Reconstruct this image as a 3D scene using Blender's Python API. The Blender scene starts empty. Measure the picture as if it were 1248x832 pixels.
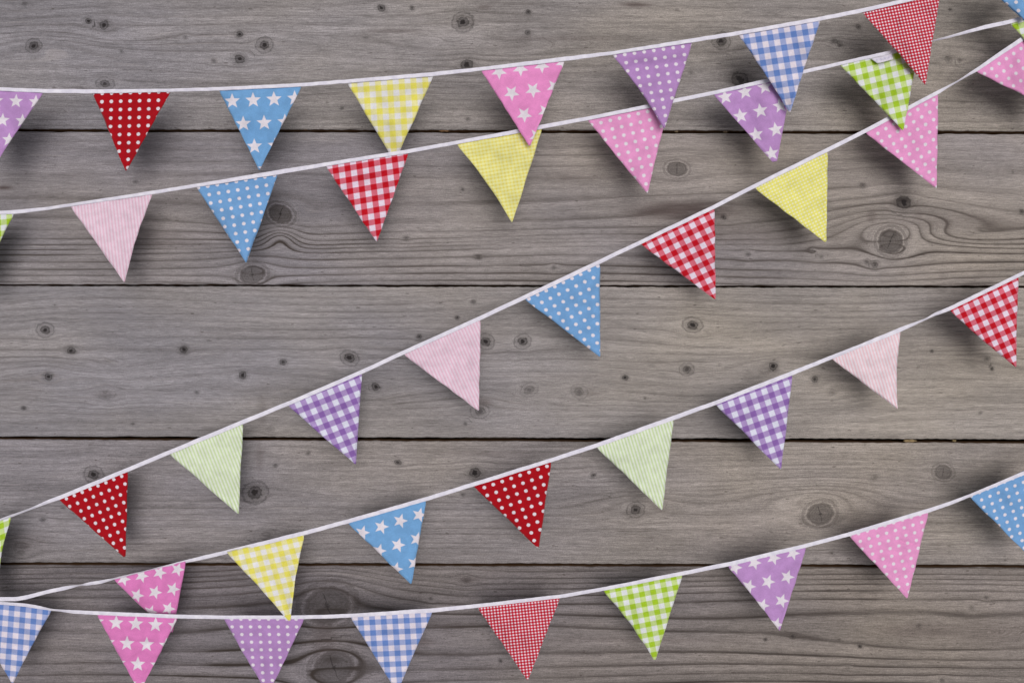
import bpy, math, random
import numpy as np

# ------------------------------------------------------------------ frame
S = 0.00075            # metres per photo pixel on the deck surface
D = 0.90               # camera height above the deck
CX, CY = 624.0, 416.0
scn = bpy.context.scene
COL = scn.collection

def W(px, py, z=0.0):
    k = S * (D - z) / D
    return ((px - CX) * k, -(py - CY) * k, z)

def lin(c):
    c = c / 255.0
    return c / 12.92 if c <= 0.04045 else ((c + 0.055) / 1.055) ** 2.4
def rgb(r, g, b, f=1.0):
    return tuple(lin(v) * f for v in (r, g, b)) + (1.0,)
FAB = 0.98             # photo tone -> cloth base colour

# ------------------------------------------------------------------ node helpers
class NT:
    def __init__(s, name):
        s.m = bpy.data.materials.new(name); s.m.use_nodes = True
        s.t = s.m.node_tree; s.t.nodes.clear()
        s.out = s.t.nodes.new('ShaderNodeOutputMaterial')
        s.b = s.t.nodes.new('ShaderNodeBsdfPrincipled')
        s.t.links.new(s.b.outputs[0], s.out.inputs[0])
    def put(s, sock, v):
        if hasattr(v, 'is_output'): s.t.links.new(v, sock)
        else: sock.default_value = v
    def math(s, op, a, b=None, c=None, clamp=False):
        n = s.t.nodes.new('ShaderNodeMath'); n.operation = op; n.use_clamp = clamp
        s.put(n.inputs[0], a)
        if b is not None: s.put(n.inputs[1], b)
        if c is not None: s.put(n.inputs[2], c)
        return n.outputs[0]
    def ss(s, x, lo, hi, a=0.0, b=1.0):
        n = s.t.nodes.new('ShaderNodeMapRange'); n.interpolation_type = 'SMOOTHSTEP'
        s.put(n.inputs[0], x); n.inputs[1].default_value = lo; n.inputs[2].default_value = hi
        n.inputs[3].default_value = a; n.inputs[4].default_value = b
        return n.outputs[0]
    def mix(s, f, a, b, kind='MIX'):
        n = s.t.nodes.new('ShaderNodeMix'); n.data_type = 'RGBA'; n.blend_type = kind
        s.put(n.inputs[0], f); s.put(n.inputs[6], a); s.put(n.inputs[7], b)
        return n.outputs[2]
    def sep(s, v):
        n = s.t.nodes.new('ShaderNodeSeparateXYZ'); s.put(n.inputs[0], v); return n.outputs
    def comb(s, x, y, z=0.0):
        n = s.t.nodes.new('ShaderNodeCombineXYZ')
        s.put(n.inputs[0], x); s.put(n.inputs[1], y); s.put(n.inputs[2], z); return n.outputs[0]
    def attr(s, name):
        n = s.t.nodes.new('ShaderNodeAttribute'); n.attribute_name = name; return n
    def uv(s, name):
        n = s.t.nodes.new('ShaderNodeUVMap'); n.uv_map = name; return n.outputs[0]
    def noise(s, vec, scale=1.0, detail=2.0, rough=0.5):
        n = s.t.nodes.new('ShaderNodeTexNoise'); s.put(n.inputs['Vector'], vec)
        n.inputs['Scale'].default_value = scale; n.inputs['Detail'].default_value = detail
        n.inputs['Roughness'].default_value = rough
        return n.outputs[0]
    def bump(s, h, strength, dist, normal=None):
        n = s.t.nodes.new('ShaderNodeBump'); n.inputs['Strength'].default_value = strength
        n.inputs['Distance'].default_value = dist; s.put(n.inputs['Height'], h)
        if normal is not None: s.put(n.inputs['Normal'], normal)
        return n.outputs[0]

# ------------------------------------------------------------------ cloth materials
def cloth_finish(n, col):
    p = n.uv('cloth')                                   # millimetres on the cloth
    mott = n.noise(p, 0.09, 3.0, 0.6)
    col = n.mix(1.0, col, n.comb(*(n.ss(mott, 0.28, 0.72, 0.92, 1.06),) * 3), 'MULTIPLY')
    x, y, _ = n.sep(p)
    wv = n.math('ADD', n.noise(n.comb(n.math('MULTIPLY', x, 2.7), n.math('MULTIPLY', y, 0.6)), 1.0, 1.0),
                n.noise(n.comb(n.math('MULTIPLY', x, 0.6), n.math('MULTIPLY', y, 2.7)), 1.0, 1.0))
    col = n.mix(1.0, col, n.comb(*(n.ss(wv, 0.65, 1.35, 0.91, 1.08),) * 3), 'MULTIPLY')
    n.put(n.b.inputs['Base Color'], col)
    n.b.inputs['Roughness'].default_value = 0.92
    n.b.inputs['Specular IOR Level'].default_value = 0.15
    n.b.inputs['Sheen Weight'].default_value = 0.12
    n.put(n.b.inputs['Normal'], n.bump(wv, 0.35, 0.0002))
    return n.m

def C(t):
    if t[1] < 40: return rgb(*t, FAB)
    g = .3 * t[0] + .55 * t[1] + .15 * t[2]            # washed cotton: a little greyer
    return rgb(*(v * .94 + g * .06 for v in t), FAB)
MATS = {}
WHITE = (213, 205, 213)
def mat_polka(name, base, ratio):
    n = NT(name); u, v, _ = n.sep(n.uv('pattern'))
    du = n.math('SUBTRACT', u, n.math('ROUND', u)); dv = n.math('SUBTRACT', v, n.math('ROUND', v))
    du = n.math('MULTIPLY', du, 11.3); dv = n.math('MULTIPLY', dv, 10.4)
    nz = n.math('MULTIPLY', n.math('SUBTRACT', n.noise(n.uv('cloth'), 0.9, 1.0), 0.5), 1.0)
    r = n.math('SQRT', n.math('ADD', n.math('MULTIPLY', du, du), n.math('MULTIPLY', dv, dv)))
    m = n.ss(n.math('ADD', r, nz), 1.7, 2.6, 1.0, 0.0)
    return cloth_finish(n, n.mix(m, C(base), C(WHITE)))

def mat_gingham(name, strong, mid, white, sharp=0.03, duty=0.25):
    n = NT(name); u, v, _ = n.sep(n.uv('pattern'))
    def stripe(a):
        d = n.math('ABSOLUTE', n.math('SUBTRACT', a, n.math('ROUND', a)))
        return n.ss(d, duty - sharp, duty + sharp, 1.0, 0.0)
    a, b = stripe(u), stripe(v)
    x, y, _ = n.sep(n.uv('cloth'))
    c = n.mix(a, C(white), C(mid))
    c2 = n.mix(a, C(tuple(m * 0.97 for m in mid)), C(strong))
    return cloth_finish(n, n.mix(b, c, c2))

def mat_stripe(name, dark, light):
    n = NT(name); u, v, _ = n.sep(n.uv('pattern'))
    d = n.math('ABSOLUTE', n.math('SUBTRACT', u, n.math('ROUND', u)))
    return cloth_finish(n, n.mix(n.ss(d, 0.12, 0.34, 1.0, 0.0), C(light), C(dark)))

def mat_star(name, base, U, V, phi, R, star=WHITE):
    """five-pointed stars on the lattice O + iU + jV, tip towards phi degrees in the cloth"""
    n = NT(name); u, v, _ = n.sep(n.uv('pattern'))
    du = n.math('SUBTRACT', u, n.math('ROUND', u)); dv = n.math('SUBTRACT', v, n.math('ROUND', v))
    x = n.math('ADD', n.math('MULTIPLY', du, U[0]), n.math('MULTIPLY', dv, V[0]))
    y = n.math('MULTIPLY', n.math('ADD', n.math('MULTIPLY', du, U[1]), n.math('MULTIPLY', dv, V[1])), -1.0)
    r = n.math('SQRT', n.math('ADD', n.math('MULTIPLY', x, x), n.math('MULTIPLY', y, y)))
    a = n.math('SUBTRACT', n.math('ARCTAN2', y, x), math.radians(phi))
    k = n.math('DIVIDE', a, 2 * math.pi / 5)
    f = n.math('MULTIPLY', n.math('ABSOLUTE', n.math('SUBTRACT', k, n.math('ROUND', k))), 2 * math.pi / 5)
    # edge line from (R,0) to (q,36deg)
    q = R * 0.43
    ax, ay = R, 0.0; bx, by = q * math.cos(math.pi / 5), q * math.sin(math.pi / 5)
    nx, ny = by - ay, -(bx - ax); L = math.hypot(nx, ny); nx /= L; ny /= L
    d0 = nx * ax + ny * ay
    d = n.math('SUBTRACT', n.math('ADD', n.math('MULTIPLY', n.math('MULTIPLY', r, n.math('COSINE', f)), nx),
               n.math('MULTIPLY', n.math('MULTIPLY', r, n.math('SINE', f)), ny)), d0)
    m = n.ss(d, -0.35, 0.35, 1.0, 0.0)
    m = n.math('MULTIPLY', m, n.ss(n.noise(n.uv('cloth'), 0.5, 3.0), 0.25, 0.45, 0.86, 1.0))
    return cloth_finish(n, n.mix(m, C(base), C(star)))

RED_D = (156, 5, 20); BLUE_D = (106, 152, 201); PURP_D = (168, 126, 182); PINK_D = (218, 142, 190)
MATS['red_dots'] = mat_polka('red cotton with white dots', RED_D, 1)
MATS['blue_dots'] = mat_polka('blue cotton with white dots', BLUE_D, 1)
MATS['purple_dots'] = mat_polka('lilac cotton with white dots', PURP_D, 1)
MATS['pink_dots'] = mat_polka('pink cotton with white dots', PINK_D, 1)
MATS['yellow_check'] = mat_gingham('yellow gingham cotton', (216, 206, 84), (219, 212, 150), (215, 213, 215))
MATS['blue_check'] = mat_gingham('blue gingham cotton', (92, 122, 184), (150, 160, 202), (213, 203, 213))
MATS['red_check'] = mat_gingham('red gingham cotton', (178, 10, 28), (206, 98, 116), (215, 199, 215))
MATS['green_check'] = mat_gingham('green gingham cotton', (152, 186, 34), (186, 206, 130), (211, 213, 215))
MATS['purple_check'] = mat_gingham('purple gingham cotton', (130, 92, 162), (164, 138, 190), (207, 207, 223))
MATS['red_mini'] = mat_gingham('tiny red gingham cotton', (172, 10, 26), (196, 74, 92), (218, 210, 220), 0.06, 0.27)
MATS['yellow_mini'] = mat_gingham('pale yellow cotton with tiny squares', (216, 200, 84), (219, 213, 132), (220, 217, 150), 0.07, 0.22)
MATS['yellow_pin'] = mat_gingham('yellow cotton with tiny white squares', (218, 210, 96), (221, 215, 112), (222, 220, 186), 0.07, 0.25)
MATS['pink_stripe'] = mat_stripe('pale pink striped cotton', (213, 172, 191), (215, 195, 208))
MATS['salmon_stripe'] = mat_stripe('salmon pink striped cotton', (220, 182, 190), (218, 206, 213))
MATS['green_stripe'] = mat_stripe('pale green striped cotton', (186, 203, 152), (211, 218, 203))

def mat_tape():
    n = NT('white cotton bias tape')
    u, v, _ = n.sep(n.uv('pattern'))                      # u px along, v 0..1 across
    diag = n.math('SINE', n.math('MULTIPLY', n.math('ADD', u, n.math('MULTIPLY', v, 5.0)), 2.6))
    nz = n.noise(n.comb(u, n.math('MULTIPLY', v, 5.0)), 0.12, 3.0, 0.55)
    c = n.mix(n.ss(nz, 0.3, 0.7), rgb(204, 200, 213, FAB), rgb(221, 217, 226, FAB))
    st = n.math('ABSOLUTE', n.math('SUBTRACT', v, 0.76))   # machine stitching near the lower edge
    dash = n.math('ABSOLUTE', n.math('SUBTRACT', n.math('FRACT', n.math('DIVIDE', u, 3.2)), 0.5))
    hole = n.math('MULTIPLY', n.ss(st, 0.03, 0.09, 1.0, 0.0), n.ss(dash, 0.36, 0.46))
    c = n.mix(n.math('MULTIPLY', hole, 0.22), c, rgb(150, 145, 165, 1))
    n.put(n.b.inputs['Base Color'], c)
    n.b.inputs['Roughness'].default_value = 0.85
    n.b.inputs['Specular IOR Level'].default_value = 0.2
    h = n.math('ADD', n.math('MULTIPLY', diag, 0.12), n.math('MULTIPLY', nz, 1.2))
    h = n.math('SUBTRACT', h, n.ss(st, 0.02, 0.14, .7, 0.0))
    n.put(n.b.inputs['Normal'], n.bump(h, 0.35, 0.0002))
    return n.m
TAPE = mat_tape()

# ------------------------------------------------------------------ object helpers
def link(o, parent=None):
    COL.objects.link(o)
    if parent is not None: o.parent = parent
    return o
def props(o, label=None, cat=None, group=None, kind=None):
    if label: o['label'] = label
    if cat: o['category'] = cat
    if group: o['group'] = group
    if kind: o['kind'] = kind
def grid_mesh(name, P, uvs=None, mat=None, smooth=True, attrs=None, cap=None):
    """P: (rows, cols, 3) vertex grid; uvs: dict name -> (rows, cols, 2)"""
    R_, C_, _ = P.shape
    me = bpy.data.meshes.new(name)
    idx = np.arange(R_ * C_).reshape(R_, C_)
    q = np.stack([idx[:-1, :-1], idx[1:, :-1], idx[1:, 1:], idx[:-1, 1:]], -1).reshape(-1, 4)
    nf = len(q)
    me.vertices.add(R_ * C_); me.vertices.foreach_set('co', P.reshape(-1).astype(np.float32))
    me.loops.add(nf * 4); me.loops.foreach_set('vertex_index', q.reshape(-1).astype(np.int32))
    me.polygons.add(nf)
    me.polygons.foreach_set('loop_start', (np.arange(nf) * 4).astype(np.int32))
    me.polygons.foreach_set('loop_total', np.full(nf, 4, np.int32))
    me.polygons.foreach_set('use_smooth', np.full(nf, smooth, bool))
    me.update(calc_edges=True)
    for k, a in (uvs or {}).items():
        l = me.uv_layers.new(name=k)
        l.data.foreach_set('uv', a.reshape(-1, 2)[q.reshape(-1)].reshape(-1).astype(np.float32))
    for k, a in (attrs or {}).items():
        if a.ndim == 3:
            at = me.attributes.new(k, 'FLOAT_VECTOR', 'POINT'); at.data.foreach_set('vector', a.reshape(-1).astype(np.float32))
        else:
            at = me.attributes.new(k, 'FLOAT', 'POINT'); at.data.foreach_set('value', a.reshape(-1).astype(np.float32))
    if mat: me.materials.append(mat)
    return me

def sines(rng, n, lo, hi):
    """smooth random field: sum of sines with wavelengths lo..hi px"""
    th = rng.uniform(0, 2 * np.pi, n); wl = np.exp(rng.uniform(np.log(lo), np.log(hi), n)); ph = rng.uniform(0, 2 * np.pi, n)
    def f(x, y):
        r = 0
        for t, w, p in zip(th, wl, ph):
            r = r + np.sin((x * math.cos(t) + y * math.sin(t)) * 2 * math.pi / w + p)
        return r / math.sqrt(n)
    return f

# ------------------------------------------------------------------ buntings
def unproj(px, py, z):
    k = S * (D - z) / D
    return np.stack([(px - CX) * k, -(py - CY) * k, z], -1)

def make_flag(parent, fid, f, zt):
    rng = np.random.RandomState(fid)
    TL, TR, TP = (np.array(f[k], float) for k in ('tl', 'tr', 'tip'))
    bl, br = f.get('b', (0, 0))
    top = (TR - TL); tl_len = np.hypot(*top); tdir = top / tl_len
    down = (TP - (TL + TR) / 2); H = np.hypot(*down); ddir = down / H
    N, M = 44, 40
    t = np.linspace(0, 1, N + 1)[:, None]; s = np.linspace(0, 1, M + 1)[None, :]
    nl = np.array([-(TP - TL)[1], (TP - TL)[0]]); nl = nl / np.hypot(*nl)   # outward left of the left edge
    if np.dot(nl, -tdir) < 0: nl = -nl
    nr = np.array([-(TP - TR)[1], (TP - TR)[0]]); nr = nr / np.hypot(*nr)
    if np.dot(nr, tdir) < 0: nr = -nr
    tipw = f.get('tw', 1.2)
    wob = sines(rng, 3, 14, 60)
    L = TL + (TP - TL - tdir * tipw / 2) * t + nl * (4 * t * (1 - t) * bl + 0.35 * wob(t * 100, 0) * np.sin(t * np.pi) ** .5)
    R = TR + (TP - TR + tdir * tipw / 2) * t + nr * (4 * t * (1 - t) * br + 0.35 * wob(t * 100, 50) * np.sin(t * np.pi) ** .5)
    px = L[:, 0][:, None] * (1 - s) + R[:, 0][:, None] * s
    py = L[:, 1][:, None] * (1 - s) + R[:, 1][:, None] * s
    # tuck the top under the tape
    up = np.clip(1 - t / 0.04, 0, 1) * 2.2
    px = px - ddir[0] * up; py = py - ddir[1] * up
    # relief: gentle waves, curl, creases
    w1 = sines(rng, 4, 45, 110); w2 = sines(rng, 5, 16, 34)
    env = np.minimum(1, t * 5)
    zz = zt - 0.0011 + (f.get('dz', -0.003)) * t ** 1.2
    zz = zz + env * (0.0024 * w1(px, py) * f.get('wv', 1) + 0.0005 * w2(px, py) * f.get('wv', 1))
    zz = zz + 0.0022 * f.get('curl', rng.uniform(-1, 1)) * (2 * s - 1) ** 2 * (t * (1 - t) * 4)
    # rolled seam edges
    wid = (1 - t) * tl_len + 3
    e = np.minimum(s, 1 - s) * wid
    zz = zz - 0.0007 * np.exp(-(e / 1.3) ** 2) * env + 0.00018 * np.exp(-((e - 3.2) / 1.2) ** 2) * env
    for (x0, y0, x1, y1, w, a) in f.get('crease', ()):
        dx, dy = x1 - x0, y1 - y0; LL = math.hypot(dx, dy)
        al = ((px - x0) * dx + (py - y0) * dy) / LL; pe = (-(px - x0) * dy + (py - y0) * dx) / LL
        zz = zz + 1.8 * a * np.exp(-(pe / w) ** 2) / (1 + np.exp(-(al) / 3)) / (1 + np.exp((al - LL) / 3))
    P = unproj(px, py, zz)
    O, U, V = (np.array(v, float) for v in f['pat'])
    Mx = np.linalg.inv(np.array([[U[0], V[0]], [U[1], V[1]]]))
    qx, qy = px - O[0], py - O[1]
    if f.get('lens'):                      # printed rows squeezed or bent by soft folds
        qy = qy + f['lens'] * np.sin(qx / 37.0)
    uvp = np.stack([Mx[0, 0] * qx + Mx[0, 1] * qy, Mx[1, 0] * qx + Mx[1, 1] * qy], -1)
    ang = math.atan2(U[1], U[0]); ca, sa = math.cos(ang), math.sin(ang)
    cl = np.stack([(qx * ca + qy * sa), (-qx * sa + qy * ca)], -1) + rng.uniform(0, 500, 2)
    base = unproj(np.array((TL[0] + TR[0]) / 2), np.array((TL[1] + TR[1]) / 2), np.array(zt))
    me = grid_mesh('pennant', P - base, {'pattern': uvp, 'cloth': cl}, f['m'])
    o = link(bpy.data.objects.new('pennant', me), parent)
    o.location = base
    sol = o.modifiers.new('cloth', 'SOLIDIFY'); sol.thickness = 0.0005; sol.offset = -1
    o['label'] = f['label']
    return o

def make_tape(parent, name, st, z0, zf=None):
    st = np.array(st, float)
    x = np.arange(st[0, 0], st[-1, 0] + 0.1, 1.5)
    def interp(col):      # monotone-ish smooth: linear then light blur
        y = np.interp(x, st[:, 0], st[:, col]); k = np.array([0, .1, .25, .3, .25, .1, 0])
        yp = np.concatenate([y[0] + (np.arange(-3, 0)) * (y[1] - y[0]), y, y[-1] + np.arange(1, 4) * (y[-1] - y[-2])])
        return np.convolve(yp, k, 'valid')
    top, bot = interp(1), interp(2)
    cy = (top + bot) / 2; slope = np.gradient(cy, x)
    c = 1 / np.sqrt(1 + slope ** 2)
    w = (bot - top) * c                     # visible width across the tape
    nx, ny = -slope * c, c                  # unit normal pointing down the picture
    rng = np.random.RandomState(len(st) + int(abs(st[3, 1])))
    wob = sines(rng, 4, 12, 70); wob2 = sines(rng, 4, 5, 16)
    w0 = 5.6
    tilt = np.sqrt(np.clip(w0 ** 2 - np.clip(w, 0, w0) ** 2, 0, None)); tilt = np.convolve(np.pad(tilt, 4, 'edge'), np.ones(9) / 9, 'valid')
    tilt = np.clip(tilt - 2.6, 0, None) * 1.1 * S       # only real twists stand on edge
    z = z0 + (0 if zf is None else np.interp(x, [a for a, b in zf], [b for a, b in zf])) + 0.0004 * wob(x, 0)
    prof = [(-.5, -.5), (-.5, .2), (-.47, .42), (-.4, .5), (0, .46), (.25, .42), (.33, .36), (.46, .42), (.5, .2), (.5, -.5), (0, -.5), (-.5, -.5)]
    rows = []; uv = []
    s_len = np.concatenate([[0], np.cumsum(np.hypot(np.diff(x), np.diff(cy)))])
    for a, h in prof:
        off = a * (w - 0.15 + 0.12 * wob2(x, a * 9)) + 0.10 * wob(x, 30)
        zz = z - a * tilt + h * 0.0008
        rows.append(unproj(x + nx * off, cy + ny * off, zz))
        uv.append(np.stack([s_len, np.full_like(x, a + .5)], -1))
    P = np.stack(rows, 0)[::-1]; U_ = np.stack(uv, 0)[::-1]
    me = grid_mesh('tape', P, {'pattern': U_}, TAPE)
    return link(bpy.data.objects.new('tape', me), parent)

def F(tl, tr, tip, m, O, U, V, label, **k):
    d = dict(tl=tl, tr=tr, tip=tip, pat=(O, U, V), label=label, **k)
    if isinstance(m, tuple):
        name, base, phi, R_ = m
        d['m'] = mat_star(name, base, U, V, phi, R_)
    else: d['m'] = MATS[m]
    return d
PK = (220, 132, 188); PU = (176, 132, 188); BL = (105, 154, 202); PKD = (210, 116, 178)
LBL = dict(red_dots='red pennant with white polka dots', blue_dots='blue pennant with white polka dots',
  purple_dots='lilac pennant with white polka dots', pink_dots='pink pennant with white polka dots',
  yellow_check='yellow and white gingham pennant', blue_check='blue and white gingham pennant',
  red_check='red and white gingham pennant', green_check='lime green and white gingham pennant',
  purple_check='purple and white gingham pennant', red_mini='pennant in tiny red and white gingham',
  yellow_mini='pale yellow pennant with tiny darker squares', yellow_pin='yellow pennant with tiny white squares',
  pink_stripe='pale pink striped pennant', salmon_stripe='pale salmon striped pennant', green_stripe='pale green striped pennant',
  pink_star='pink pennant with white stars', purple_star='purple pennant with white stars', blue_star='blue pennant with white stars')

A = dict(z=0.064, tape=[(-700,118,124),(-400,112,118),(-120,104.5,110),(0,106.4,111),(53,108.6,113.5),(112,109,114.2),(208,108.2,112.3),(266,106.3,110.8),(367,101.3,106),(425,96.8,101.5),
   (527,88,93.2),(586,82,86.6),(688,69.3,74.8),(747,62.6,67),(843,47,52.2),(901,38,43),(999,20.7,25.8),(1050,10.6,15.9),(1097,0,5),(1146,-12,-7),(1200,-25,-20),(1300,-52,-47),(1500,-118,-112),(1900,-280,-274)], flags=[
 F((-50,108),(53,113),(-12,208),('purple cotton with white stars',PU,87,8.8),(19.5,123.5),(24,.9),(7.7,24),LBL['purple_star'],tag='purple_star'),
 F((113,114),(208,112),(153.5,208),'red_dots',(124.2,124.2),(11.47,-.3),(-.35,10.15),LBL['red_dots']),
 F((267,111),(367.5,106),(316,207),('blue cotton with white stars',BL,92,9.7),(283.1,123.5),(25.4,-1.2),(13.5,27.5),LBL['blue_star']),
 F((423,101.5),(528.5,93),(481,197),'yellow_check',(475.5,106.8),(14.36,-1.0),(.83,14.1),LBL['yellow_check'],dz=-0.022),
 F((586,86),(688.5,75),(645.5,178),('pink cotton with white stars',PK,274,9.9),(608.1,87.4),(26.1,-3.8),(15.4,26.2),LBL['pink_star'],curl=.5),
 F((746,67),(844,52),(809.5,156.5),'purple_dots',(763.2,76.7),(11.8,-1.63),(1.75,9.9),LBL['purple_dots'],b=(-2.5,0),crease=((752,86,836,78,9,-0.0016),)),
 F((900,43),(1000,25.5),(962.5,137),'blue_check',(953.2,44),(14.2,-2.1),(2.63,14.4),LBL['blue_check'],b=(-1,-.5)),
 F((1051,16),(1146,-6),(1127.5,103),'red_mini',(1100,40),(3.72,-.72),(.9,3.65),LBL['red_mini'],b=(-.5,0)),
 F((1199,-20),(1300,-47),(1250,27),'blue_dots',(1238.3,2.9),(11.5,-2.5),(2.9,10.3),LBL['blue_dots'])])
B = dict(z=0.052, tape=[(-700,300,306),(-300,286,291),(-70,262,267),(0,257,261.3),(17,256,261),(60,251.8,255.8),(86,247.8,251.8),(186,232.4,237),(240,223.8,228.2),(338,207.4,213.2),(397,198,202.8),(497,182,187),(556,171.6,176.2),
   (660,152,157.4),(717,142,146.8),(796,126,131),(825,119.7,124.8),(870,110.8,115.6),(935,96,101),(980,85,89.8),(1024,75.4,79.8),(1088,61,65.6),(1120,53.5,56.5),(1135,49.6,51.4),(1160,43,46.2),(1168,40.3,43.8),(1200,30.8,36),
   (1231,24,29.2),(1248,19.3,24.3),(1340,-6,-1),(1600,-90,-84),(1900,-190,-184)], flags=[
 F((-80,268),(17.5,261),(-22,358),'green_check',(11.5,270),(14,-1.5),(0.4,13.6),LBL['green_check'],b=(0,-4)),
 F((85.5,251.5),(186,236.8),(151.5,343.5),'pink_stripe',(100,260),(3.87,-.5),(1.1,10),LBL['pink_stripe'],b=(0,-2.4)),
 F((239,228),(338.5,213),(300,319.5),'blue_dots',(255,237.3),(11.6,-1.9),(1.82,10.25),LBL['blue_dots']),
 F((397,203),(498,187),(459,294),'red_check',(438,202.7),(14.38,-2.64),(1.59,13.94),LBL['red_check']),
 F((556.5,176.5),(661,157.5),(624,270.5),'yellow_mini',(600,200),(4.35,-.72),(.72,4.3),LBL['yellow_mini'],b=(-3,0)),
 F((716,146.8),(815,126.5),(789,235.3),'pink_dots',(732.4,149.7),(11.37,-2.71),(2.6,10.35),LBL['pink_dots']),
 F((869.5,115.3),(967,93.5),(944.3,197),('lilac cotton with white stars',PU,100,9.4),(883.8,118.5),(24.1,-6.2),(18.8,22.9),LBL['purple_star'],tw=5.5),
 F((1023.5,79.5),(1119,56),(1100.5,158.8),'green_check',(1069.1,89.3),(13.87,-3.52),(3.13,13.7),LBL['green_check'],b=(0,1.0)),
 F((1231,29),(1335,1),(1308,112),'green_check',(1238,33),(14,-3.8),(3.8,13.6),LBL['green_check'])])
Cc = dict(z=0.045, tape=[(-700,960,965),(-400,820,825),(-75,662,667),(0,631.8,634.8),(13,627,630.2),(35,619.6,622),(60,608,612.6),(72,603.6,609),(155,569.6,575.2),(207,547.8,553.4),(296,511.2,517),(351,488.8,494.4),(441,450.3,455.8),
   (492,426.6,432),(585,384.8,390.3),(640,359,364.8),(731,316,321.5),(781,292.4,297.8),(871,249,254.4),(920,223.9,229.4),(1008,180.2,185.8),(1055,156.6,162.3),(1143,110,115.4),(1155,104.2,107.6),(1167,98.2,100.4),(1178,91,94.2),(1191,82.2,87.4),
   (1248,42.8,49.4),(1400,-72,-66),(1700,-320,-314)], flags=[
 F((-72,664),(13.5,630.5),(-4,740),'green_check',(1.5,640.5),(12.5,-5),(1.5,13.4),LBL['green_check'],b=(0,-4.5),dz=-0.006),
 F((72,609),(155.8,574.5),(151.8,678),'red_dots',(80.9,607.3),(9.63,-3.91),(4.05,9.42),LBL['red_dots'],tw=2.5),
 F((206.5,553.3),(296.5,517),(290.5,625.7),'green_stripe',(220,552),(3.66,-1.4),(3.6,9.2),LBL['green_stripe'],curl=-.6),
 F((351,494.5),(441.5,455.8),(433.2,565),'purple_check',(399.6,486.5),(13.24,-5.23),(6.0,13.2),LBL['purple_check']),
 F((492,432.3),(585.8,390),(583.2,500),'pink_stripe',(520,430),(3.58,-1.55),(4.0,9.1),LBL['pink_stripe']),
 F((639.5,365),(731.3,321.5),(731,434.3),'blue_dots',(660.3,368.4),(10.49,-5.0),(5.15,9.2),LBL['blue_dots']),
 F((781,298),(871,254.2),(871.6,364.3),'red_check',(828.4,290.1),(12.7,-6.12),(6.45,12.2),LBL['red_check']),
 F((920,229.8),(1009,185.6),(1006.6,295),'yellow_pin',(960,240),(3.62,-1.75),(1.75,3.6),LBL['yellow_pin']),
 F((1055,162.5),(1143.5,115.2),(1141.2,229.3),'pink_dots',(1069.9,162.8),(9.75,-5.85),(4.75,9.2),LBL['pink_dots']),
 F((1190,87.8),(1280,25),(1289,137),'pink_dots',(1208.8,83.9),(8.9,-6.1),(5.83,9.0),LBL['pink_dots'],dz=0.004)])
Dd = dict(z=0.0515, tape=[(-700,800,806),(-300,752,757),(-60,729,734.5),(0,727,732.4),(20,726.8,732),(30,725.2,730.6),(55,718.8,723.6),(80,713.7,718.6),(90,712.5,715.6),(97,712.2,713.4),(108,708.8,712.8),(125,706.4,710.6),(138,704,706.2),
   (150,701,703.2),(180,694,695.2),(226,682,685.8),(250,676,681),(278,669.4,674.2),(371,646.4,651.8),(424,632.2,637.6),(519,605.2,610.4),(577,587.2,592.6),(671,558,563.2),(727,539.7,545.3),(821,506,511.8),(872,487.9,493.4),(965,451.8,457.6),
   (1014,432.4,437.6),(1050,418.4,422.8),(1075,408,413.8),(1097,398.6,404.4),(1112,393.4,397.6),(1128,387.8,390.2),(1140,380.6,384.8),(1158,373,378.4),(1241,333.2,338.2),(1248,329.8,334.8),(1400,258,264),(1800,60,66)],
   zf=[(-700,0),(90,0.000),(240,-0.007),(330,0.0),(1800,0)], flags=[
 F((139,706),(226.5,686),(210,770),('rose cotton with white stars',PKD,69,8.8),(188.9,721.2),(21.9,-3.9),(16.3,20.0),LBL['pink_star'],b=(2,0),dz=-0.010,zo=-0.006),
 F((277,674.3),(371.2,651.8),(352.8,756),'yellow_check',(329.9,677.2),(13.28,-2.96),(3.6,12.45),LBL['yellow_check'],b=(-1,-2),dz=0.004,tw=2.2,crease=((340,681,362,686,2.0,0.0012),)),
 F((424,637.6),(519.5,610.4),(501,711),('sky blue cotton with white stars',BL,74,9.2),(464.8,641.6),(23.1,-7.2),(20.3,22.2),LBL['blue_star']),
 F((577,592.6),(672,563.2),(655.7,666.5),'red_dots',(590.3,593.8),(10.9,-3.71),(3.5,9.45),LBL['red_dots'],tw=2.5),
 F((727,545.5),(821.2,511.8),(806.7,620.8),'green_stripe',(745,548),(3.72,-1.28),(2.9,9.5),LBL['green_stripe']),
 F((872.5,493.5),(966,457.5),(951.6,571.3),'purple_check',(927.3,486.1),(13.5,-4.88),(4.5,13.3),LBL['purple_check']),
 F((1014,437.6),(1098,403.5),(1093.7,497.8),'salmon_stripe',(1040,440),(3.5,-1.45),(2.9,9.5),LBL['salmon_stripe'],b=(0,-2.8)),
 F((1158,378.5),(1241.8,338),(1238.2,446.8),'red_check',(1211.3,366.7),(12.07,-5.62),(5.63,12.25),LBL['red_check'],b=(1.5,-1))])
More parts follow.
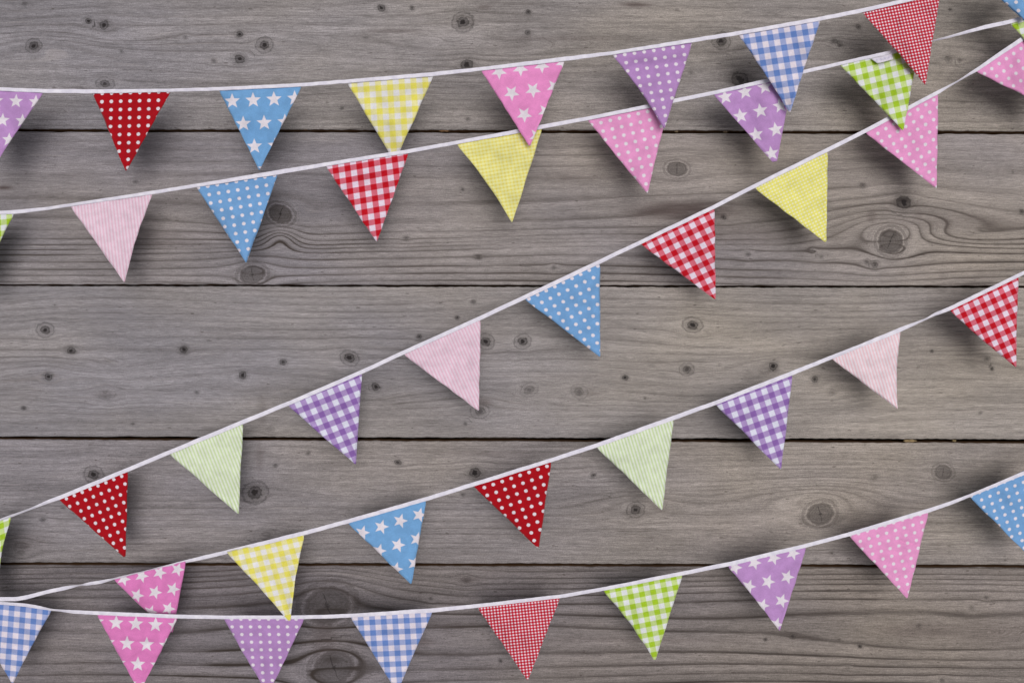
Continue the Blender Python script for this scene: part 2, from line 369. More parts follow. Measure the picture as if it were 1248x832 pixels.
E = dict(z=0.0495, tape=[(-700,640,645),(-300,700,705),(-36,729.4,733.4),(0,732.6,736.4),(30,734.6,738.8),(45,737,741.4),(62,741.2,743.8),(72,742,744.6),(90,742.8,747.4),(118,744.2,748.9),(215,748.2,753.2),(273,749.4,754),(370,749.2,754),
   (427,747.4,752.2),(526,740.6,746),(582,735.4,740.2),(682,724,728.6),(735,715,719.7),(832,695.6,700.6),(887,684.5,690),(982,662,667),(1035,648,653.2),(1131,619.2,624.5),(1158,610.4,615.3),(1181,602,606),(1248,573.6,578.7),(1400,500,506),(1800,280,286)],
   flags=[
 F((-37,733),(63,743.8),(15.2,832.5),'blue_check',(13.5,753.6),(13.6,1.6),(-.9,13.2),LBL['blue_check'],b=(2,-1),crease=((0,786,40,790,7,-0.0016),)),
 F((118,749),(216.5,753.2),(170,842),('candy pink cotton with white stars',PKD,88,9.5),(141.5,758.4),(24,1.2),(13.2,25.2),LBL['pink_star'],crease=((140,781,190,784,4,-0.0014),(150,806,172,790,1.6,0.0009),(172,790,192,800,1.6,0.0008))),
 F((272.5,754),(371,754),(326.5,845.5),'purple_dots',(283,763.3),(11.2,0),(.6,9.3),LBL['purple_dots'],crease=((290,800,350,800,9,-0.002),)),
 F((427,752.2),(527.3,745.6),(484,842),'blue_check',(481.7,756.4),(13.94,-.66),(.94,13.0),LBL['blue_check']),
 F((582,740.3),(682.8,728),(643,828),'red_mini',(630,760),(3.85,-.42),(.4,3.6),LBL['red_mini']),
 F((735,719.7),(832,700.6),(798,803.3),'green_check',(796.1,721),(13.56,-2.74),(2.45,12.2),LBL['green_check'],b=(-2.6,0),tw=2.2),
 F((887,690.2),(982.7,667),(950,767.5),('violet cotton with white stars',PU,70,9.1),(936,708.4),(23.5,-5.8),(16.7,23.2),LBL['purple_star'],b=(-.8,0)),
 F((1035,653.3),(1131.8,624.5),(1105.6,728.3),'pink_dots',(1048.5,659.2),(10.7,-3.3),(2.1,9.35),LBL['pink_dots'],crease=((1092,658,1121,665,1.5,-0.0015),(1062,676,1104,674,8,-0.0012))),
 F((1182,605.8),(1278,562),(1262,684),'blue_dots',(1196.4,608.7),(10.16,-4.27),(2.7,8.9),LBL['blue_dots'])])
STR = [
 (A, 'topmost bunting, nearly level at left, with a red polka dot flag second from left'),
 (B, 'second bunting from the top, with a satin care tag on its green gingham flag'),
 (Cc, 'steepest bunting, from lower left to upper right, with a blue dotted flag at its centre'),
 (Dd, 'bunting with twisted tape at lower left, rising to a red gingham flag at right edge'),
 (E, 'lowest bunting, sagging along the bottom board, with a tiny red check flag in its middle')]
fid = 10
for si, (g, lab) in enumerate(STR):
    xm = 624; z = g['z']
    ym = np.interp(xm, [t[0] for t in g['tape']], [t[1] for t in g['tape']])
    root = bpy.data.objects.new('bunting', None); COL.objects.link(root)
    root.empty_display_size = 0.05
    props(root, lab, 'bunting', 'flag buntings hung over the wooden boards')
    make_tape(root, 'tape', g['tape'], z, g.get('zf'))
    for k, f in enumerate(g['flags']):
        fid += 7
        cx = (f['tl'][0] + f['tr'][0]) / 2
        dzz = 0 if 'zf' not in g else float(np.interp(cx, [a for a, b in g['zf']], [b for a, b in g['zf']]))
        o = make_flag(root, fid, f, z + dzz)
        if si == 1 and k == 7:
            # care tag sewn over the top hem of the green gingham flag
            n = NT('cream satin care tag'); u, v, _ = n.sep(n.uv('pattern'))
            m = n.math('MULTIPLY', n.ss(n.math('ABSOLUTE', n.math('SUBTRACT', v, .5)), .1, .3, 1, 0), n.ss(n.noise(n.comb(n.math('MULTIPLY', u, 9), v), 1.0, 2), .35, .6))
            n.put(n.b.inputs['Base Color'], n.mix(n.math('MULTIPLY', m, .55), rgb(206, 200, 212, FAB), rgb(150, 148, 176, 1)))
            n.b.inputs['Roughness'].default_value = .6
            q = [(1061.5, 71.5), (1087.0, 65.4), (1088.8, 72.6), (1069.5, 77.6)]
            G = np.zeros((5, 13, 3)); UV = np.zeros((5, 13, 2))
            for i in range(5):
                for j in range(13):
                    a, b = i / 4, j / 12
                    pt = (1 - a) * ((1 - b) * np.array(q[0]) + b * np.array(q[1])) + a * ((1 - b) * np.array(q[3]) + b * np.array(q[2]))
                    G[i, j] = unproj(pt[0], pt[1], np.array(z + 0.0012 + 0.0007 * math.sin(b * 5) * a + .0004 * a)) - np.array(o.location)
                    UV[i, j] = (b, a)
            me = grid_mesh('care_tag', G, {'pattern': UV}, n.m)
            c = link(bpy.data.objects.new('care_tag', me), o)
            sm = c.modifiers.new('t', 'SOLIDIFY'); sm.thickness = .0003

# ------------------------------------------------------------------ deck boards
# knots: x, y, radius, strength, big(1 = wide knot with grey heart and dark rim)
KN = [
 (41,56,4.6,1,0),(41,56,11,.25,2),(108,26,3.2,1,0),(127,31,5,1,0),(128,102,4.5,.9,0),(226,46,2.2,.5,0),(292,42,3.4,1,0),(292,72,4.6,1,0),(260,75,2.6,.5,0),(322,55,4.8,1,0),(148,63,2,.6,0),(30,5,3,.5,0),
 (465,10,3.9,1,0),(502,10,2.4,.8,0),(564,27,6.2,1,0),(569,79,6,1,0),(644,15,2.4,.9,0),(643,40,3,.8,0),(879,50,5.2,1,0),(902,97,8,.9,0),(1016,50,3,.7,0),(1024,55,2.8,.7,0),(1046,33,2.4,.8,0),(1158,12,1.7,.8,0),(1156,73,4,.5,0),(1170,74,2.4,.5,0),
 (417,132,2,.7,0),(445,46,2.6,.45,0),(570,145,2,.6,0),(825,12,2,.4,0),(842,88,2.2,.4,0),
 (342,261,12.5,1,1),(308,335,12,.8,1),(825,206,10,.8,1),(1101,247,7.5,1,0),(1085,294,14,.9,1),(1051,226,3,.6,0),(882,265,2.4,.9,0),(1066,323,3,.8,0),(1056,320,2.2,.6,0),(912,310,2.3,.6,0),(675,326,2.2,.5,0),
 (1245,258,2.2,.8,0),(495,290,2.4,.6,0),(583,313,2.2,.6,0),(1001,313,2,.5,0),(165,222,2.3,.5,0),(564,231,1.6,.7,0),(1234,210,1.5,.5,0),(990,305,2.2,.4,0),
 (55,402,4.4,1,0),(87,427,4,1,0),(59,459,4,1,0),(59,455,7.5,.22,2),(224,426,4,1,0),(296,457,4,1,0),(29,497,2.6,.8,0),(240,478,2,.6,0),(162,516,2,.6,0),(345,441,3.2,.9,0),(426,436,4.8,1,0),(458,471,4.4,1,0),(511,410,3,.9,0),(592,416,5.4,1,0),
 (637,416,4.6,1,0),(577,368,2.7,.7,0),(557,387,2.4,.9,0),(645,475,4.8,.6,0),(706,477,4.8,.6,0),(762,460,3,1,0),(837,450,4.4,.8,0),(844,396,5.4,1,0),(786,485,1.6,.6,0),(942,446,4.6,1,0),(993,462,3.3,.9,0),(585,501,5,.75,0),
 (1203,437,3.4,.6,0),(1209,449,2,.9,0),(1136,428,1.7,.8,0),(567,516,2,.6,0),(1014,478,3.6,.3,0),(128,481,6,.22,0),(1195,503,2,.5,0),(330,523,4,.3,0),(877,444,2,.3,0),
 (114,578,5.2,1,0),(311,600,6.6,1,0),(311,600,12,.25,2),(579,576,5.4,1,0),(485,563,3.2,.9,0),(376,552,2.2,.6,0),(336,567,2.2,.7,0),(723,579,2.5,.9,0),(775,621,5.4,1,0),(1000,626,13.5,.8,1),(1150,575,8.6,.65,1),(1066,581,3.2,.4,0),
 (52,633,3,.6,0),(325,654,7,.28,0),(26,668,7,.28,0),(564,603,1.8,.7,0),(1014,673,2,.4,0),
 (399,738,24,.8,1),(407,813,22,.8,1),(1048,787,2,1,0),(966,775,1.8,.7,0),(933,779,1.8,.8,0),(568,706,4,.4,0),(1120,763,3,.5,0),(1184,741,2.6,.45,0),(610,805,2,.8,0),(1148,829,2.4,.7,0),(1202,728,1.8,.5,0),(525,729,2,.5,0),(1033,813,2.6,.3,0),
]
# broad figure in the grain: x, y, half-length, half-height, lift (px)
EYES = {1: [(60,58,70,13,16),(560,62,140,17,-15),(150,48,50,10,-10),(760,40,160,14,12),(1050,52,110,14,14),(1000,110,160,12,8)],
        2: [(342,285,24,18,26),(1090,268,95,34,26),(850,250,90,15,13),(330,265,110,22,-12),(600,270,260,30,-9),(1180,285,60,12,-12),(720,300,160,20,6)],
        3: [(290,458,130,17,17),(150,447,60,9,-12),(640,470,200,16,8),(1130,440,130,12,14),(900,420,120,14,-10),(950,446,50,11,14),(60,450,60,14,10)],
        4: [(990,606,90,16,16),(770,612,60,14,13),(560,590,160,14,8),(330,600,60,15,10),(1100,610,80,12,-8),(150,590,80,14,8)],
        5: [(1170,783,200,22,-26),(390,776,90,50,12),(620,765,150,14,10),(860,752,140,13,-8),(170,775,130,18,-9)]}
STAIN = {1: [(775,6,20,3,.8),(590,9,10,3,.5),(480,38,34,2.5,.5),(690,47,80,3,.3),(960,150,20,6,.2),(1090,30,40,8,.15)],
         2: [(838,257,66,13,.85),(5,229,12,2.6,.9),(905,286,120,12,.28),(160,285,80,5,.35),(190,296,60,5,.3),(700,215,40,8,.2),(1170,270,100,9,.22),(430,225,60,7,.2),(1062,264,6,9,.4),(1120,262,6,7,.3)],
         3: [(588,490,12,6,.5),(130,480,22,6,.25),(320,500,6,22,.25),(700,458,70,2,.2),(1110,445,60,4,.2)],
         4: [(600,552,80,2.5,.25),(316,558,5,18,.3),(1120,620,40,10,.15),(30,660,30,14,.3)],
         5: [(570,706,14,4,.4),(1130,768,60,10,.35),(515,782,16,5,.5),(395,780,14,34,.35),(800,779,120,3,.3),(70,745,60,3,.3),(1200,770,70,16,.25),(520,760,60,6,.2)]}
# board edges at x=0 and x=1248 (top edge, bottom edge)
BD = {-2:((-560,-562),(-376,-373)), -1:((-372,-369),(-190,-187)), 0:((-186.5,-184),(-30.5,-28.5)), 1:((-27,-25),(157.2,159.8)), 2:((160.4,163.6),(346.3,348.4)), 3:((348.2,350.6),(531.6,535.2)), 4:((535.2,539.8),(685.2,688.4)), 5:((688.2,691.4),(872,876)),
      6:((875.5,879.5),(1055,1058)), 7:((1058.5,1061.5),(1240,1243)), 8:((1243.5,1246.5),(1420,1423))}
#   ring spacing (v, px) and strength (v, 0..1)
PITCH = {1:([0,80,130,160],[8,11,7,5]), 2:([160,215,262,285,347],[9,17,15,9,7.2]), 3:([348,430,470,533],[8,10,8,6]), 4:([535,590,640,690],[7,8,6,7]), 5:([688,730,760,790,832],[7,12,26,20,13])}
AMP = {1:([0,60,110,160],[.30,.35,.28,.30]), 2:([160,215,262,290,347],[.25,.35,.5,1.0,.95]), 3:([348,420,470,533],[.30,.42,.30,.25]), 4:([535,600,640,690],[.28,.30,.36,.24]), 5:([688,720,760,832],[.7,.9,.95,1.0])}
#   weathered tone of each board, with broad shade painted in: grey value, warmth
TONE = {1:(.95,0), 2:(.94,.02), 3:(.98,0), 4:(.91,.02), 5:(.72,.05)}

def wood_mat(name, tone, warm, seed):
    n = NT(name)
    P = n.attr('pxy').outputs['Vector']; X, Y, _ = n.sep(P)
    R_ = n.attr('ring').outputs['Fac']; v = n.attr('flow').outputs['Fac']; amp = n.attr('ringamp').outputs['Fac']
    kv = n.sep(n.attr('kloc').outputs['Vector']); kd = n.attr('kdist').outputs['Fac']; kk = n.sep(n.attr('kinfo').outputs['Vector'])
    stain = n.attr('stain').outputs['Fac']
    def st(ax, ay, d=3.0, r=.55, off=0.0, use=None):
        return n.noise(n.comb(n.math('MULTIPLY', X, ax), n.math('MULTIPLY', use if use is not None else Y, ay), seed * 3.7 + off), 1.0, d, r)
    big = st(.0035, .030, 3, .5, 1, v); mid = st(.010, .16, 4, .6, 2, v)
    half = n.math('MULTIPLY', n.math('ADD', n.math('MULTIPLY', v, .45), n.math('MULTIPLY', Y, 1.55)), .5)
    fib = st(.026, .70, 5, .72, 3, half); fine = st(.085, 1.9, 3, .75, 4); grain = st(.8, 1.3, 2, .6, 5)
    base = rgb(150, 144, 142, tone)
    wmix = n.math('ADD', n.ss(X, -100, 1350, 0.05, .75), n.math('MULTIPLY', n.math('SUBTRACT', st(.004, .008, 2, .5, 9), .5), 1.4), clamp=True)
    base = n.mix(wmix, rgb(137 + warm * 60, 133, 137, tone), rgb(157 + warm * 40, 148, 138, tone))   # silver-grey to warm grey: left-to-right light falloff painted in, plus weathering patches
    def mul(c, f): return n.mix(1.0, c, n.comb(f, f, f), 'MULTIPLY')
    c = mul(base, n.ss(big, .3, .7, .87, 1.10)); c = mul(c, n.ss(mid, .3, .7, .88, 1.09))
    c = mul(c, n.ss(fib, .33, .67, .86, 1.12)); c = mul(c, n.ss(fine, .34, .66, .74, 1.21)); c = mul(c, n.ss(grain, .33, .67, .80, 1.17))
    # thin dark drying lines along the fibre
    hair = st(.006, .55, 2, .5, 7, v)
    hl = n.ss(n.math('ABSOLUTE', n.math('SUBTRACT', hair, .5)), .004, .022, 1.0, 0.0)
    hl = n.math('MULTIPLY', hl, n.ss(st(.012, .05, 2, .5, 8), .45, .62))
    c = n.mix(n.math('MULTIPLY', hl, .38), c, rgb(70, 62, 58, 1))
    hair2 = st(.011, .95, 2, .5, 47, v)
    hm = n.math('MULTIPLY', n.ss(n.math('ABSOLUTE', n.math('SUBTRACT', hair2, .5)), .003, .016, 1.0, 0.0), n.ss(st(.02, .10, 2, .5, 48), .46, .60))
    c = n.mix(n.math('MULTIPLY', hm, .34), c, rgb(74, 66, 62, 1))
    # pale raised streaks
    ps = n.math('MULTIPLY', n.ss(st(.009, .42, 3, .5, 12, v), .60, .72), .14)
    c = n.mix(ps, c, rgb(188, 178, 172, 1))
    # growth rings
    fr = n.math('FRACT', n.math('ADD', R_, n.math('MULTIPLY', n.math('SUBTRACT', fib, .5), .12)))
    cr = n.t.nodes.new('ShaderNodeValToRGB'); n.put(cr.inputs[0], fr)
    e = cr.color_ramp.elements; e[0].position = 0; e[0].color = (.10,) * 3 + (1,); e[1].position = 1; e[1].color = (.10,) * 3 + (1,)
    for p, h in ((.15, 0), (.5, .08), (.72, .45), (.84, 1), (.90, .85), (.96, .25)):
        k = e.new(p); k.color = (h, h, h, 1)
    rl = n.math('MULTIPLY', cr.outputs[0], amp)
    rl = n.math('MULTIPLY', rl, n.ss(st(.01, .06, 2, .5, 15, v), .28, .62, .5, 1.0))
    c = n.mix(n.math('MULTIPLY', rl, .92), c, rgb(66, 58, 54, tone))
    # stains
    sn = n.math('MULTIPLY', stain, n.ss(st(.03, .3, 3, .6, 17), .25, .6, .7, 1.0))
    c = n.mix(sn, c, rgb(74, 62, 60, 1))
    # pits
    pit = n.math('MULTIPLY', n.ss(st(.10, .30, 1, .5, 20), .735, .77), .55)
    c = n.mix(pit, c, rgb(66, 58, 54, 1))
    # knots
    kx, ky = kv[0], kv[1]
    kr = n.math('SQRT', n.math('ADD', n.math('MULTIPLY', kx, kx), n.math('MULTIPLY', ky, ky)))
    gate = n.ss(kd, 3.0, 4.0, 1.0, 0.0)
    kn = n.math('ADD', kr, n.math('MULTIPLY', n.math('SUBTRACT', st(.20, .26, 3, .65, 30), .5), n.math('SUBTRACT', 1.25, n.math('MULTIPLY', kk[1], .8))))
    small = n.math('LESS_THAN', kk[1], .5); bigk = n.math('COMPARE', kk[1], 1.0, .3); halo = n.math('GREATER_THAN', kk[1], 1.5)
    k0 = n.math('MULTIPLY', n.ss(kn, .40, .85, 1.0, 0.0), .96)
    k1 = n.math('MULTIPLY', n.ss(kn, .95, 1.4, 1.0, 0.0), .62)
    k2 = n.math('MULTIPLY', n.ss(n.math('ABSOLUTE', n.math('SUBTRACT', kn, 1.02)), .02, .34, 1.0, 0.0), .78)
    hal = n.math('MULTIPLY', n.math('MULTIPLY', n.ss(n.math('ABSOLUTE', n.math('SUBTRACT', kn, 2.05)), .03, .36, 1.0, 0.0), .42), kk[2])
    sm = n.math('MAXIMUM', n.math('MAXIMUM', k0, hal), n.math('MAXIMUM', k1, k2))
    rim = n.math('MAXIMUM', n.math('MULTIPLY', n.ss(n.math('ABSOLUTE', n.math('SUBTRACT', kn, 1.6)), .08, .35, 1.0, 0.0), .17), n.math('MULTIPLY', n.ss(kn, .9, 2.4, 1.0, 0.0), .36))
    ksm = n.math('MULTIPLY', n.math('MULTIPLY', n.math('MAXIMUM', sm, rim), small), n.math('MULTIPLY', kk[0], gate))
    c = n.mix(ksm, c, rgb(36, 32, 32, 1))
    glow = n.math('MULTIPLY', n.math('MULTIPLY', n.ss(n.math('ABSOLUTE', n.math('SUBTRACT', kn, 1.25)), .05, .3, 1, 0), small), n.math('MULTIPLY', n.math('MULTIPLY', kk[0], gate), .05))
    c = n.mix(glow, c, rgb(150, 142, 136, 1))
    # wide knots: grey-brown heart, radial checks, rings and a dark rim
    heart = n.math('MULTIPLY', n.ss(kn, .78, 1.02, 1.0, 0.0), .72)
    an = n.math('ARCTAN2', ky, kx)
    krs = n.math('MULTIPLY', n.math('SINE', n.math('MULTIPLY', kn, 30.0)), n.ss(kr, 2.4, 3.2, 1, 0))
    bk = n.math('MULTIPLY', n.math('MULTIPLY', bigk, gate), kk[0])
    c = n.mix(n.math('MULTIPLY', heart, bk), c, rgb(62, 57, 55, tone))
    c = n.mix(n.math('MULTIPLY', n.math('MULTIPLY', n.ss(krs, .2, 1, 0, .32), bk), n.ss(kr, 1.3, 2.3, 1, 0)), c, rgb(60, 53, 50, 1))
    rim2 = n.math('MULTIPLY', n.ss(n.math('ABSOLUTE', n.math('SUBTRACT', kn, .98)), .04, .17, 1.0, 0.0), .70)
    rim3 = n.math('MULTIPLY', n.ss(n.math('ABSOLUTE', n.math('SUBTRACT', kn, 1.42)), .04, .16, 1.0, 0.0), .35)
    c = n.mix(n.math('MULTIPLY', n.math('MAXIMUM', rim2, rim3), bk), c, rgb(56, 50, 48, 1))
    core = n.math('MULTIPLY', n.ss(kn, .02, .2, 1, 0), .8)
    crack = n.math('MULTIPLY', n.ss(n.math('ABSOLUTE', n.math('ADD', kx, n.math('MULTIPLY', n.math('SUBTRACT', st(.1, .1, 2, .5, 40), .5), .30))), .012, .045, 1, 0), n.ss(kr, .6, .95, 1, 0))
    c = n.mix(n.math('MULTIPLY', n.math('MAXIMUM', core, n.math('MULTIPLY', crack, .8)), bk), c, rgb(34, 30, 30, 1))
    hl2 = n.math('MULTIPLY', n.math('MULTIPLY', halo, gate), n.math('MULTIPLY', n.ss(kn, .7, 1.1, 1, 0), kk[0]))
    c = n.mix(hl2, c, rgb(70, 64, 62, 1))
    # unweathered brown wood on the cut sides
    geo = n.sep(n.t.nodes.new('ShaderNodeNewGeometry').outputs['Position'])
    c = n.mix(n.ss(geo[2], -.0035, -.0006, 1, 0), c, rgb(132, 100, 72, .7))
    n.put(n.b.inputs['Base Color'], c)
    n.b.inputs['Roughness'].default_value = .88
    n.b.inputs['Specular IOR Level'].default_value = .12
    h = n.math('ADD', n.math('MULTIPLY', fib, 1.2), n.math('MULTIPLY', fine, .5))
    h = n.math('SUBTRACT', h, n.math('MULTIPLY', hl, .35)); h = n.math('ADD', h, n.math('MULTIPLY', rl, -.5))
    h = n.math('SUBTRACT', h, n.math('MULTIPLY', ksm, .8))
    n.put(n.b.inputs['Normal'], n.bump(h, .30, .0006))
    return n.m

deck = bpy.data.objects.new('deck', None); COL.objects.link(deck)
props(deck, kind='structure'); deck['label'] = 'weathered grey wooden boards with dark gaps lying behind the buntings'
BLAB = {1:'grey board along the top edge, with small dark knots', 2:'grey board with bold wavy grain and several large knots', 3:'grey board across the middle, dotted with many small knots',
        4:'grey board with fine straight grain and one wide knot at right', 5:'darker board along the bottom edge, with two big knots one over the other'}
for bi, ((t0, t1), (b0, b1)) in BD.items():
    rng = np.random.RandomState(100 + bi)
    vis = 1 <= bi <= 5
    if vis: xs = np.concatenate([np.arange(-1100, -80, 20), np.arange(-80, 1330, 2.4), np.arange(1330, 2350, 20)])
    else: xs = np.arange(-1100, 2350, 14.0)
    nr_ = 78 if vis else 20
    f = np.linspace(0, 1, nr_)
    tY = t0 + (t1 - t0) * xs / 1248; bY = b0 + (b1 - b0) * xs / 1248
    ew = sines(rng, 9, 5, 220)
    rowsY = [tY + .34 * ew(xs, 0), tY + .34 * ew(xs, 0)]; rowsZ = [-.024, -.0016]
    rowsY += [tY + .3 + .34 * ew(xs, 0)]; rowsZ += [-.0005]
    for k in f: rowsY.append((tY + 1.3) * (1 - k) + (bY - 1.3) * k); rowsZ.append(0.0)
    rowsY += [bY - .3 + .34 * ew(xs, 90), bY + .34 * ew(xs, 90), bY + .34 * ew(xs, 90)]; rowsZ += [-.0005, -.0016, -.024]
    Yg = np.stack(rowsY, 0); Xg = np.broadcast_to(xs, Yg.shape).copy(); Zg = np.broadcast_to(np.array(rowsZ)[:, None], Yg.shape).copy()
    mid = (t0 + b0) / 2; hgt = (b0 - t0)
    # slight cupping / board level
    Zg += rng.uniform(-.0006, .0006) + (.0004 * sines(rng, 3, 300, 900)(Xg, Yg))
    if vis: kn = [k for k in KN if t0 - 2 < k[1] < b0 + 3]
    else: kn = [(rng.uniform(-1000, 2200), rng.uniform(t0 + 15, b0 - 15), rng.uniform(3, 7), 1, 0) for _ in range(26)]
    if vis: kn = kn + [(x, rng.uniform(t0 + 15, b0 - 15), rng.uniform(3, 7), 1, 0) for x in list(rng.uniform(-1000, -60, 7)) + list(rng.uniform(1310, 2250, 7))]
    # flow field
    w1 = sines(rng, 5, 260, 900); w2 = sines(rng, 5, 60, 200)
    fl = Yg + 3.2 * w1(Xg * .6, Yg * 2.5) + .5 * w2(Xg * .45, Yg * 1.6)
    for (ex, ey, sx, sy, a) in EYES.get(bi, []):
        fl = fl + a * np.exp(-((Xg - ex) / sx) ** 2 - ((Yg - ey) / sy) ** 2)
    for (kx, ky, r, sv, ty) in kn:
        Rr = r * (1.5 if ty == 0 else 1.25)
        if ty == 2: continue
        dx, dy = Xg - kx, Yg - ky
        fl = fl - dy * Rr ** 2 * .95 / ((dx / 1.7) ** 2 + dy ** 2 + .35 * Rr ** 2)
    pv, pp = PITCH.get(bi, ([t0, b0], [8, 9])); av, aa = AMP.get(bi, ([t0, b0], [.35, .35]))
    vv = np.linspace(t0 - 120, b0 + 120, 1200)
    pit = np.interp(vv, pv, pp) * np.exp(.38 * sines(rng, 5, 14, 90)(vv, 0))
    ph = np.cumsum((vv[1] - vv[0]) / pit)
    ring = np.interp(fl, vv, ph)
    amp = np.interp(fl, av, aa) * np.clip(1 + .35 * w2(Xg * .3, Yg), .3, 1.5)
    stain = np.zeros_like(Xg)
    for (ex, ey, sx, sy, a) in STAIN.get(bi, []):
        stain = np.maximum(stain, a * np.exp(-(((Xg - ex) / sx) ** 2 + ((Yg - ey) / sy) ** 2) ** 1.6))
    kd = np.full_like(Xg, 99.); kloc = np.zeros(Xg.shape + (3,)); kinf = np.zeros(Xg.shape + (3,))
    for i, (kx, ky, r, sv, ty) in enumerate(kn):
        if ty == 2: continue
        sq = (rng.uniform(.95, 1.2), rng.uniform(.8, 1.02)); rot = rng.uniform(-.6, .6)
        dx, dy = Xg - kx, Yg - ky
        ax = (dx * math.cos(rot) + dy * math.sin(rot)) / (r * sq[0]); ay = (-dx * math.sin(rot) + dy * math.cos(rot)) / (r * sq[1])
        d = np.hypot(ax, ay)
        if ty == 2: d = np.where(d < 1.3, d + .0, 99)
        key = d
        if ty == 2: key = np.where(d < 1.3, d + 1.6, 99)   # halo only where no core is near
        m = key < kd
        kd = np.where(m, key, kd); kloc[m] = np.stack([ax, ay, ax * 0], -1)[m]; kinf[m] = (sv, ty, 1.0 if (r >= 4.4 and i % 4 != 3) else .25)
    Pw = np.stack([(Xg - CX) * S, -(Yg - CY) * S, Zg], -1)
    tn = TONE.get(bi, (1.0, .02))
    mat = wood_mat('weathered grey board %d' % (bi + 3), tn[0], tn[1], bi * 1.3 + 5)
    me = grid_mesh('plank', Pw[::1], None, mat, attrs=dict(pxy=np.stack([Xg, Yg, Xg * 0], -1), ring=ring, flow=fl, ringamp=amp, kloc=kloc, kinfo=kinf, kdist=kd, stain=stain))
    o = link(bpy.data.objects.new('plank', me), deck)
    if bi in BLAB: o['label'] = BLAB[bi]

# timber joists under the boards and the soil below
def box(name, x0, x1, y0, y1, z0, z1, mat, parent=None):
    v = [(x, y, z) for x in (x0, x1) for y in (y0, y1) for z in (z0, z1)]
    fc = [(0, 1, 3, 2), (4, 6, 7, 5), (0, 4, 5, 1), (2, 3, 7, 6), (0, 2, 6, 4), (1, 5, 7, 3)]
    me = bpy.data.meshes.new(name); me.from_pydata(v, [], fc); me.materials.append(mat)
    return link(bpy.data.objects.new(name, me), parent)
n = NT('rough brown timber'); n.put(n.b.inputs['Base Color'], n.mix(n.noise(n.attr('none').outputs['Vector'], 1, 2), (.05, .036, .024, 1), (.08, .06, .04, 1))); n.b.inputs['Roughness'].default_value = .9
for jx in (-1.15, -.62, -.02, .58, 1.15):
    box('joist', jx - .024, jx + .024, -.78, .74, -.125, -.0245, n.m, deck)
n = NT('dark soil')
tc = n.t.nodes.new('ShaderNodeTexCoord').outputs['Object']
n.put(n.b.inputs['Base Color'], n.mix(n.noise(tc, 30, 6, .7), (.018, .013, .009, 1), (.07, .052, .035, 1))); n.b.inputs['Roughness'].default_value = 1
g = np.zeros((2, 2, 3)); g[0, 0] = (-8, 8, -.126); g[0, 1] = (8, 8, -.126); g[1, 0] = (-8, -8, -.126); g[1, 1] = (8, -8, -.126)
o = link(bpy.data.objects.new('ground', grid_mesh('ground', g, None, n.m, smooth=False))); props(o, kind='structure')

# bits of debris caught in the gaps
def chip(x, y, lx, ly, col, label, seed):
    rng = np.random.RandomState(seed)
    m = NT('dry plant crumb'); tcn = m.t.nodes.new('ShaderNodeTexCoord').outputs['Object']
    m.put(m.b.inputs['Base Color'], m.mix(m.noise(tcn, 900, 3, .6), rgb(*col, .5), rgb(*col, 1.1))); m.b.inputs['Roughness'].default_value = .9
    import bmesh
    bm = bmesh.new(); bmesh.ops.create_icosphere(bm, subdivisions=3, radius=1)
    for v in bm.verts:
        k = 1 + .28 * math.sin(v.co.x * 7 + seed) * math.cos(v.co.y * 5 + seed * 2) + rng.uniform(-.08, .08)
        v.co = (v.co.x * lx / 2 * S * k, v.co.y * ly / 2 * S * k, v.co.z * .0014 * k)
    me = bpy.data.meshes.new('wood_chip'); bm.to_mesh(me); bm.free(); me.materials.append(m.m)
    for p in me.polygons: p.use_smooth = True
    o = link(bpy.data.objects.new('wood_chip', me)); o.location = W(x, y, -.0025)
    props(o, label, 'wood chip', 'crumbs caught in the gaps between boards')
chip(1109.5, 536.9, 16, 3.4, (150, 128, 92), 'longest pale tan splinter, in the board gap below the salmon striped flag', 3)
chip(1162.5, 536.8, 5, 2.6, (140, 122, 84), 'small tan crumb in the board gap to the right of the long pale splinter', 4)
chip(884, 160.9, 6, 3.0, (120, 100, 76), 'brown crumb in the upper board gap touching the left side of the purple star flag', 5)
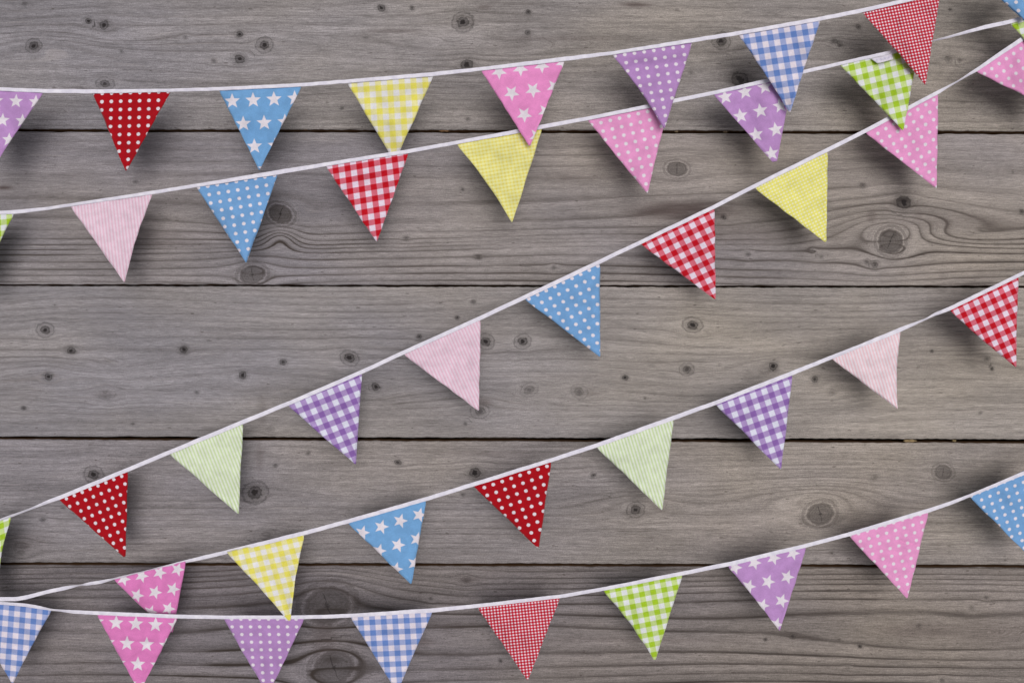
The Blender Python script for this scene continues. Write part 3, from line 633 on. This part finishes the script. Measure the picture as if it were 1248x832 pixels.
chip(824, 160.6, 5, 2.4, (110, 92, 68), 'brown crumb in the upper board gap just right of the lilac dotted flag tip', 6)
chip(541, 159.8, 13, 2.4, (116, 84, 52), 'orange brown sliver in the upper board gap right of the yellow gingham flag', 7)
chip(372, 158.4, 7, 2.2, (112, 84, 60), 'thin brown sliver in the upper board gap right of the blue star flag', 8)

# ------------------------------------------------------------------ light, sky, camera
w = bpy.data.worlds.new('World'); scn.world = w; w.use_nodes = True
nt = w.node_tree; nt.nodes.clear()
ou = nt.nodes.new('ShaderNodeOutputWorld'); bg = nt.nodes.new('ShaderNodeBackground'); sk = nt.nodes.new('ShaderNodeTexSky')
sk.sky_type = 'NISHITA'; sk.sun_disc = False
EL, AZ = math.radians(81), math.radians(60)
sk.sun_elevation = EL; sk.sun_rotation = AZ
sk.air_density = 1.0; sk.dust_density = 6.0; sk.ozone_density = 1.0
hs = nt.nodes.new('ShaderNodeHueSaturation'); hs.inputs['Saturation'].default_value = .22      # thin even cloud
nt.links.new(sk.outputs[0], hs.inputs['Color']); nt.links.new(hs.outputs[0], bg.inputs[0]); nt.links.new(bg.outputs[0], ou.inputs[0]); bg.inputs[1].default_value = .055
sl = bpy.data.lights.new('sun', 'SUN'); sl.energy = 1.5; sl.angle = math.radians(30); sl.color = (1.0, .975, .96)
so = bpy.data.objects.new('sun', sl); COL.objects.link(so)
from mathutils import Vector
dirv = Vector((math.sin(AZ) * math.cos(EL), math.cos(AZ) * math.cos(EL), math.sin(EL)))
so.rotation_euler = (-dirv).to_track_quat('-Z', 'Y').to_euler(); so.location = dirv * 3

cam = bpy.data.cameras.new('camera'); co = bpy.data.objects.new('camera', cam); COL.objects.link(co)
co.location = (0, 0, D); co.rotation_euler = (0, 0, 0)
cam.sensor_width = 36; cam.lens = 36 * D / (1248 * S); cam.clip_start = .01; cam.clip_end = 100
scn.camera = co
scn.render.resolution_x = 1024; scn.render.resolution_y = 682
scn.view_settings.view_transform = 'Standard'; scn.view_settings.look = 'None'
scn.view_settings.exposure = 0.35; scn.view_settings.gamma = 1.0
